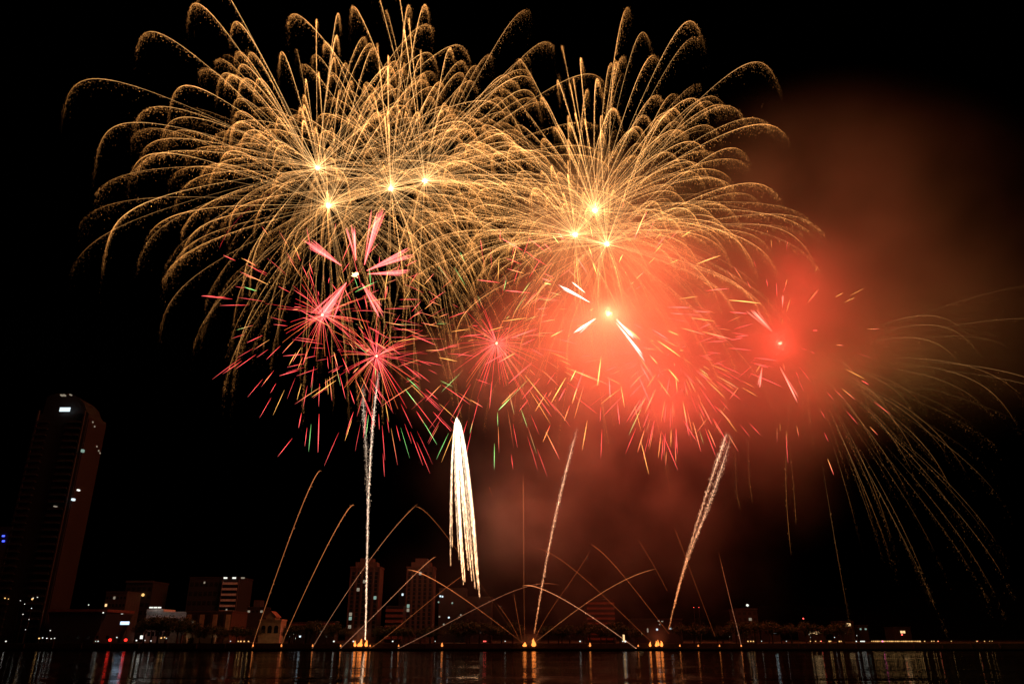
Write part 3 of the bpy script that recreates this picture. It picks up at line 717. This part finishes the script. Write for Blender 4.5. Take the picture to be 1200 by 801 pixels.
for (a, b, wid, n) in (((427,310),(446,243),3.2,9), ((417,305),(413,264),3.0,7), ((400,311),(354,280),3.4,8), ((430,317),(484,294),2.6,9), ((431,321),(479,317),2.6,6), ((406,331),(371,372),4.2,11), ((424,332),(448,369),3.6,7)):
    bundle(e, c, 392, a, b, wid, n, np.array([1, .085, .08]), np.array([1, .17, .16]), 1.35, .16, .58)
c = at(713, 367, 398); e = empty('white_palm_burst', c, 'white hot strokes thrown out inside the orange smoke', 'firework', 'palm fireworks')
for (a, b, wid, n) in (((691,354),(655,333),1.6,6), ((698,373),(673,388),1.4,6), ((722,374),(746,396),1.6,5), ((722,378),(755,420),1.2,4), ((686,343),(670,330),1.0,2)):
    bundle(e, c, 398, a, b, wid, n, np.array([1, .55, .42]), np.array([1, .8, .7]), 2.4)
c = at(914, 402, 405); e = empty('right_red_palm_burst'.replace('right_', ''), c, 'few red strokes thrown out of the right hand red burst', 'firework', 'palm fireworks')
for (a, b, wid, n) in (((914,430),(935,471),1.2,4), ((893,430),(889,452),1.2,3), ((905,388),(886,362),2.4,4), ((904,388),(876,360),2.4,3), ((917,360),(920,345),1.6,2)):
    bundle(e, c, 405, a, b, wid, n, np.array([1, .12, .08]), np.array([1, .3, .22]), 1.1)

# ---- comets, tails and the waterfall
def comet(label, pts, Y, C0, C1, b0, b1, r=.2, fuzz=0.0, nsp=0, group='slanting comet trails', name='comet_trail', fallen=0.0):
    pts = np.array(pts, float); t = np.linspace(0, 1, len(pts)); s = np.linspace(0, 1, 40)
    deg = min(3, len(pts)-1)
    px = np.polyval(np.polyfit(t, pts[:, 0], deg), s); py = np.polyval(np.polyfit(t, pts[:, 1], deg), s)
    P = np.array([at(a, b, Y + 6*q) for a, b, q in zip(px, py, s)]); o = P[0].copy()
    b0, b1 = b0*.34, b1*.48
    f = (b0 + (b1-b0)*s**1.4)*(.85+.3*rng.rand(40))*np.clip((1.0-s)*12, .1, 1)
    parts = [tube(P-o, r*(.52+.33*s), mixc(C0, C1, s)*f[:, None])]
    if nsp:
        nsp = int(nsp*2.2) if nsp > 200 else int(nsp*.35)
        i = rng.randint(39, size=nsp); fr = rng.rand(nsp)[:, None]; Q = P[i]*(1-fr)+P[i+1]*fr
        sv = (i+fr[:, 0])/39
        Q = Q + rng.normal(size=(nsp, 3))*fuzz*(.3+sv)[:, None] + np.stack([0*sv, 0*sv, -rng.exponential(1.0, nsp)*fallen], 1)
        parts.append(sparks(Q-o, .075+.07*rng.rand(nsp), mixc(C0, C1, sv)*(np.clip((1.02-sv)*6, 0, 1)*(b0+(b1-b0)*sv)*np.exp(rng.normal(size=nsp)*.6))[:, None], 3.5))
    ob = link(name, tri_mesh(name, *merge(parts)), None, o)
    return tag(ob, label, 'firework trail', group)
ORG = np.array([1.0, .30, .09]); ORD = np.array([.75, .16, .04]); PK = np.array([1.0, .45, .25])
comet('leftmost slanting comet, reaching highest of the left row', [(296,757),(301,737),(325.6,671),(345,615),(364,569),(377,551)], 390, ORG, ORG, .28, .75, .26, .3, 120)
comet('second slanting comet from the left, ending lower than the first', [(329,758),(338,737),(357,692),(382,643),(403,604),(415,592)], 390, ORG, ORG, .28, .75, .26, .3, 110)
comet('long slanting comet crossing in front of the first apartment tower', [(366,758),(385,730),(413,681),(438,650),(466,615),(489,590)], 390, PK, ORG, .32, .45, .24, .3, 120)
comet('slanting comet passing between the two apartment towers', [(399,759),(450,709),(490,669),(511,652)], 390, PK, ORG, .5, .55, .24, .2, 100)
comet('faint slanting comet right of the large flames', [(433,759),(452,745),(483,722),(522,688),(545,673)], 390, ORG, ORD, .3, .35, .2, .2, 60)
comet('long flat comet arc from the small rack left of the waterfall', [(467,760),(508,736),(561,713),(603,692),(622,686),(658,685)], 390, PK, ORD, .5, .25, .2, .2, 90)
comet('short descending comet right of the long slanting one', [(610,752),(572,698),(529,633),(508,611),(486,592)], 392, ORD, ORG, .05, .35, .2, .2, 50)
comet('orange comet arc ending in front of the second apartment tower', [(613,753),(590,735),(560,713),(530,692),(500,674),(478,667)], 391, ORD, ORG, .22, 1.0, .24, .2, 90)
comet('brightest orange arc from the right, ending above the middle flames', [(748,761),(720,741),(680,713),(640,692),(612,686)], 390, PK, ORG, .55, .9, .25, .2, 100)
comet('faint comet line from the right crossing the bright orange arc', [(764,752),(735,724),(704,696),(676,668),(650,652),(628,641)], 392, ORD, ORD, .35, .4, .2, .2, 60)
comet('faint comet line rising left from the three flames', [(784,742),(757,707),(732,676),(710,651),(692,637)], 392, ORD, ORD, .4, .5, .2, .2, 60)
comet('short dim comet above the right arcs', [(782,692),(766,662),(748,632)], 396, ORD, ORD, .3, .2, .18, .2, 30)
comet('dim comet line crossing behind the double rising tail', [(838,745),(812,676),(800,643),(790,618)], 396, ORD, ORD, .25, .35, .18, .2, 40)
comet('rightmost thin comet line leaning left', [(869,757),(863,732),(856,704),(842,646)], 391, PK, ORD, .45, .35, .18, .2, 60)
comet('orange arc rising right from the middle flames', [(624,754),(655,730),(680,712),(732,678),(768,667)], 391, ORG, ORG, .4, .5, .22, .2, 80)
comet('thin vertical comet straight above the middle flames', [(615,750),(614,688),(613.5,620),(613,556)], 392, ORD, ORG, .22, .5, .17, .1, 60)
comet('faint thin line leaning left above the middle flames', [(612,750),(607,724),(602,694)], 392, ORD, ORD, .35, .25, .16, .1, 20)
comet('faint short line leaning further left above the middle flames', [(608,748),(597,727),(582,706)], 392, ORD, ORD, .35, .2, .16, .1, 20)
comet('faint line rising right above the middle flames', [(626,751),(645,715),(668,682),(692,644)], 393, ORD, ORD, .35, .25, .18, .1, 40)
comet('short faint comet fragment right of the waterfall', [(578,582),(575,575),(573,570)], 400, ORD, ORG, .2, .4, .18, .1, 10)
WHT = np.array([1.0, .74, .55]); TAIL = np.array([1.0, .62, .38])
RT = 'rising tails'
comet('straight white rising tail leading to the lower red peony', [(428,748),(429,700),(431,630),(432,570),(437,500),(444,436)], 396, TAIL, WHT, .75, .85, .30, .45, 1100, RT, 'rising_tail')
comet('thinner white rising tail leaning left beside the straight one', [(428.5,742),(431,640),(430,570),(428,520),(427,485),(425,452)], 397, TAIL*.8, WHT, .2, .5, .2, .6, 800, RT, 'rising_tail')
comet('golden rising tail right of the round smoke puff', [(626,742),(634,692),(644,640),(658,572),(676,504)], 395, ORG, TAIL, .3, 1.0, .26, .5, 700, RT, 'rising_tail')
comet('left strand of the double golden rising tail', [(784,738),(796,680),(812,632),(828,580),(841,535),(852,508)], 395, ORG, TAIL, .3, 1.0, .28, .55, 700, RT, 'rising_tail')
comet('right strand of the double golden rising tail', [(790,712),(804,660),(820,618),(836,576),(857,510)], 396, ORG, TAIL, .5, .85, .26, .7, 700, RT, 'rising_tail')
for i, (pts, b_) in enumerate(((((855,430),(861,520),(863,570),(868,595)), .22), (((776,520),(780,545),(786,580)), .2), (((925,470),(922,520),(921,570),(927,650)), .35), (((925,520),(929,560),(933,615)), .22), (((880,500),(877,540),(882,590)), .2))):
    comet(('dim golden ember line falling below the red smoke', 'short ember line falling left of the double rising tail', 'longest ember line falling under the right hand red burst', 'ember line just right of the longest one', 'faint ember line between the double tail and the right burst')[i],
          pts, 410, GOLD, EMBER, b_*.5, b_, .12, .5, 160, 'falling ember lines', 'ember_trail')
c = at(535, 491, 393); e = empty('white_waterfall', c, 'white waterfall of bright sparks pouring straight down', 'firework')
core_light(e, (1.0, .75, .5), 12000, .6)
for (dx, xe, ye, b_, r_) in ((-8,528,662,.8,.26),(-7,530,640,.6,.22),(-2,543,684,1.5,.34),(0,545,682,1.6,.34),(1,541,668,1.1,.30),(3,549,668,1.2,.32),(5,553,680,1.3,.32),(10,554,660,.8,.26),(18,562,702,1.5,.36),(16,560,690,1.2,.34),(13,558,672,.9,.28),(-4,538,655,.7,.28),(6,557,690,.9,.28)):
    s = np.linspace(0, 1, 40)
    px = 535 + dx*np.sin(np.clip(s*1.1, 0, 1)*math.pi/2)**.5 + (xe-535-dx)*s**1.6; py = 491 + (ye-491)*s
    P = np.array([at(a, b, 393+dx*.5*q) for a, b, q in zip(px, py, s)])
    f = b_*(1.5-.75*s)*np.clip((1-s)*7, .08, 1); f = f*.21; r_ = r_*1.5; C = mixc(np.array([1, .82, .60]), np.array([1, .55, .27]), s)
    parts = [tube(P-c, r_*(.6+.8*np.sin(math.pi*np.clip(s+.12, 0, 1))), C*f[:, None])]
    n = 380; i = rng.randint(39, size=n); fr = rng.rand(n)[:, None]; Q = P[i]*(1-fr)+P[i+1]*fr; sv = (i+fr[:, 0])/39
    Q = Q + rng.normal(size=(n, 3))*(.15+.5*sv*(1-sv))[:, None]*.8*np.array([1, 1, 2.5])
    parts.append(sparks(Q-c, .12+.14*rng.rand(n), mixc(np.array([1, .8, .55]), np.array([1, .5, .22]), sv)*(b_*.42*np.exp(rng.normal(size=n)*.6)*(1.1-.5*sv))[:, None]*.6, 8.0))
    link('falling_strand', tri_mesh('falling_strand', *merge(parts)), e)
# dotted pink tail in the left cluster
comet('pink dotted trail curling down out of the left gold cluster', [(320,225),(300,238),(285,250),(272,265),(262,280),(257,292)], 398, C_PINK, C_RED, .3, .5, .12, .25, 26, 'pink trails', 'dotted_trail')
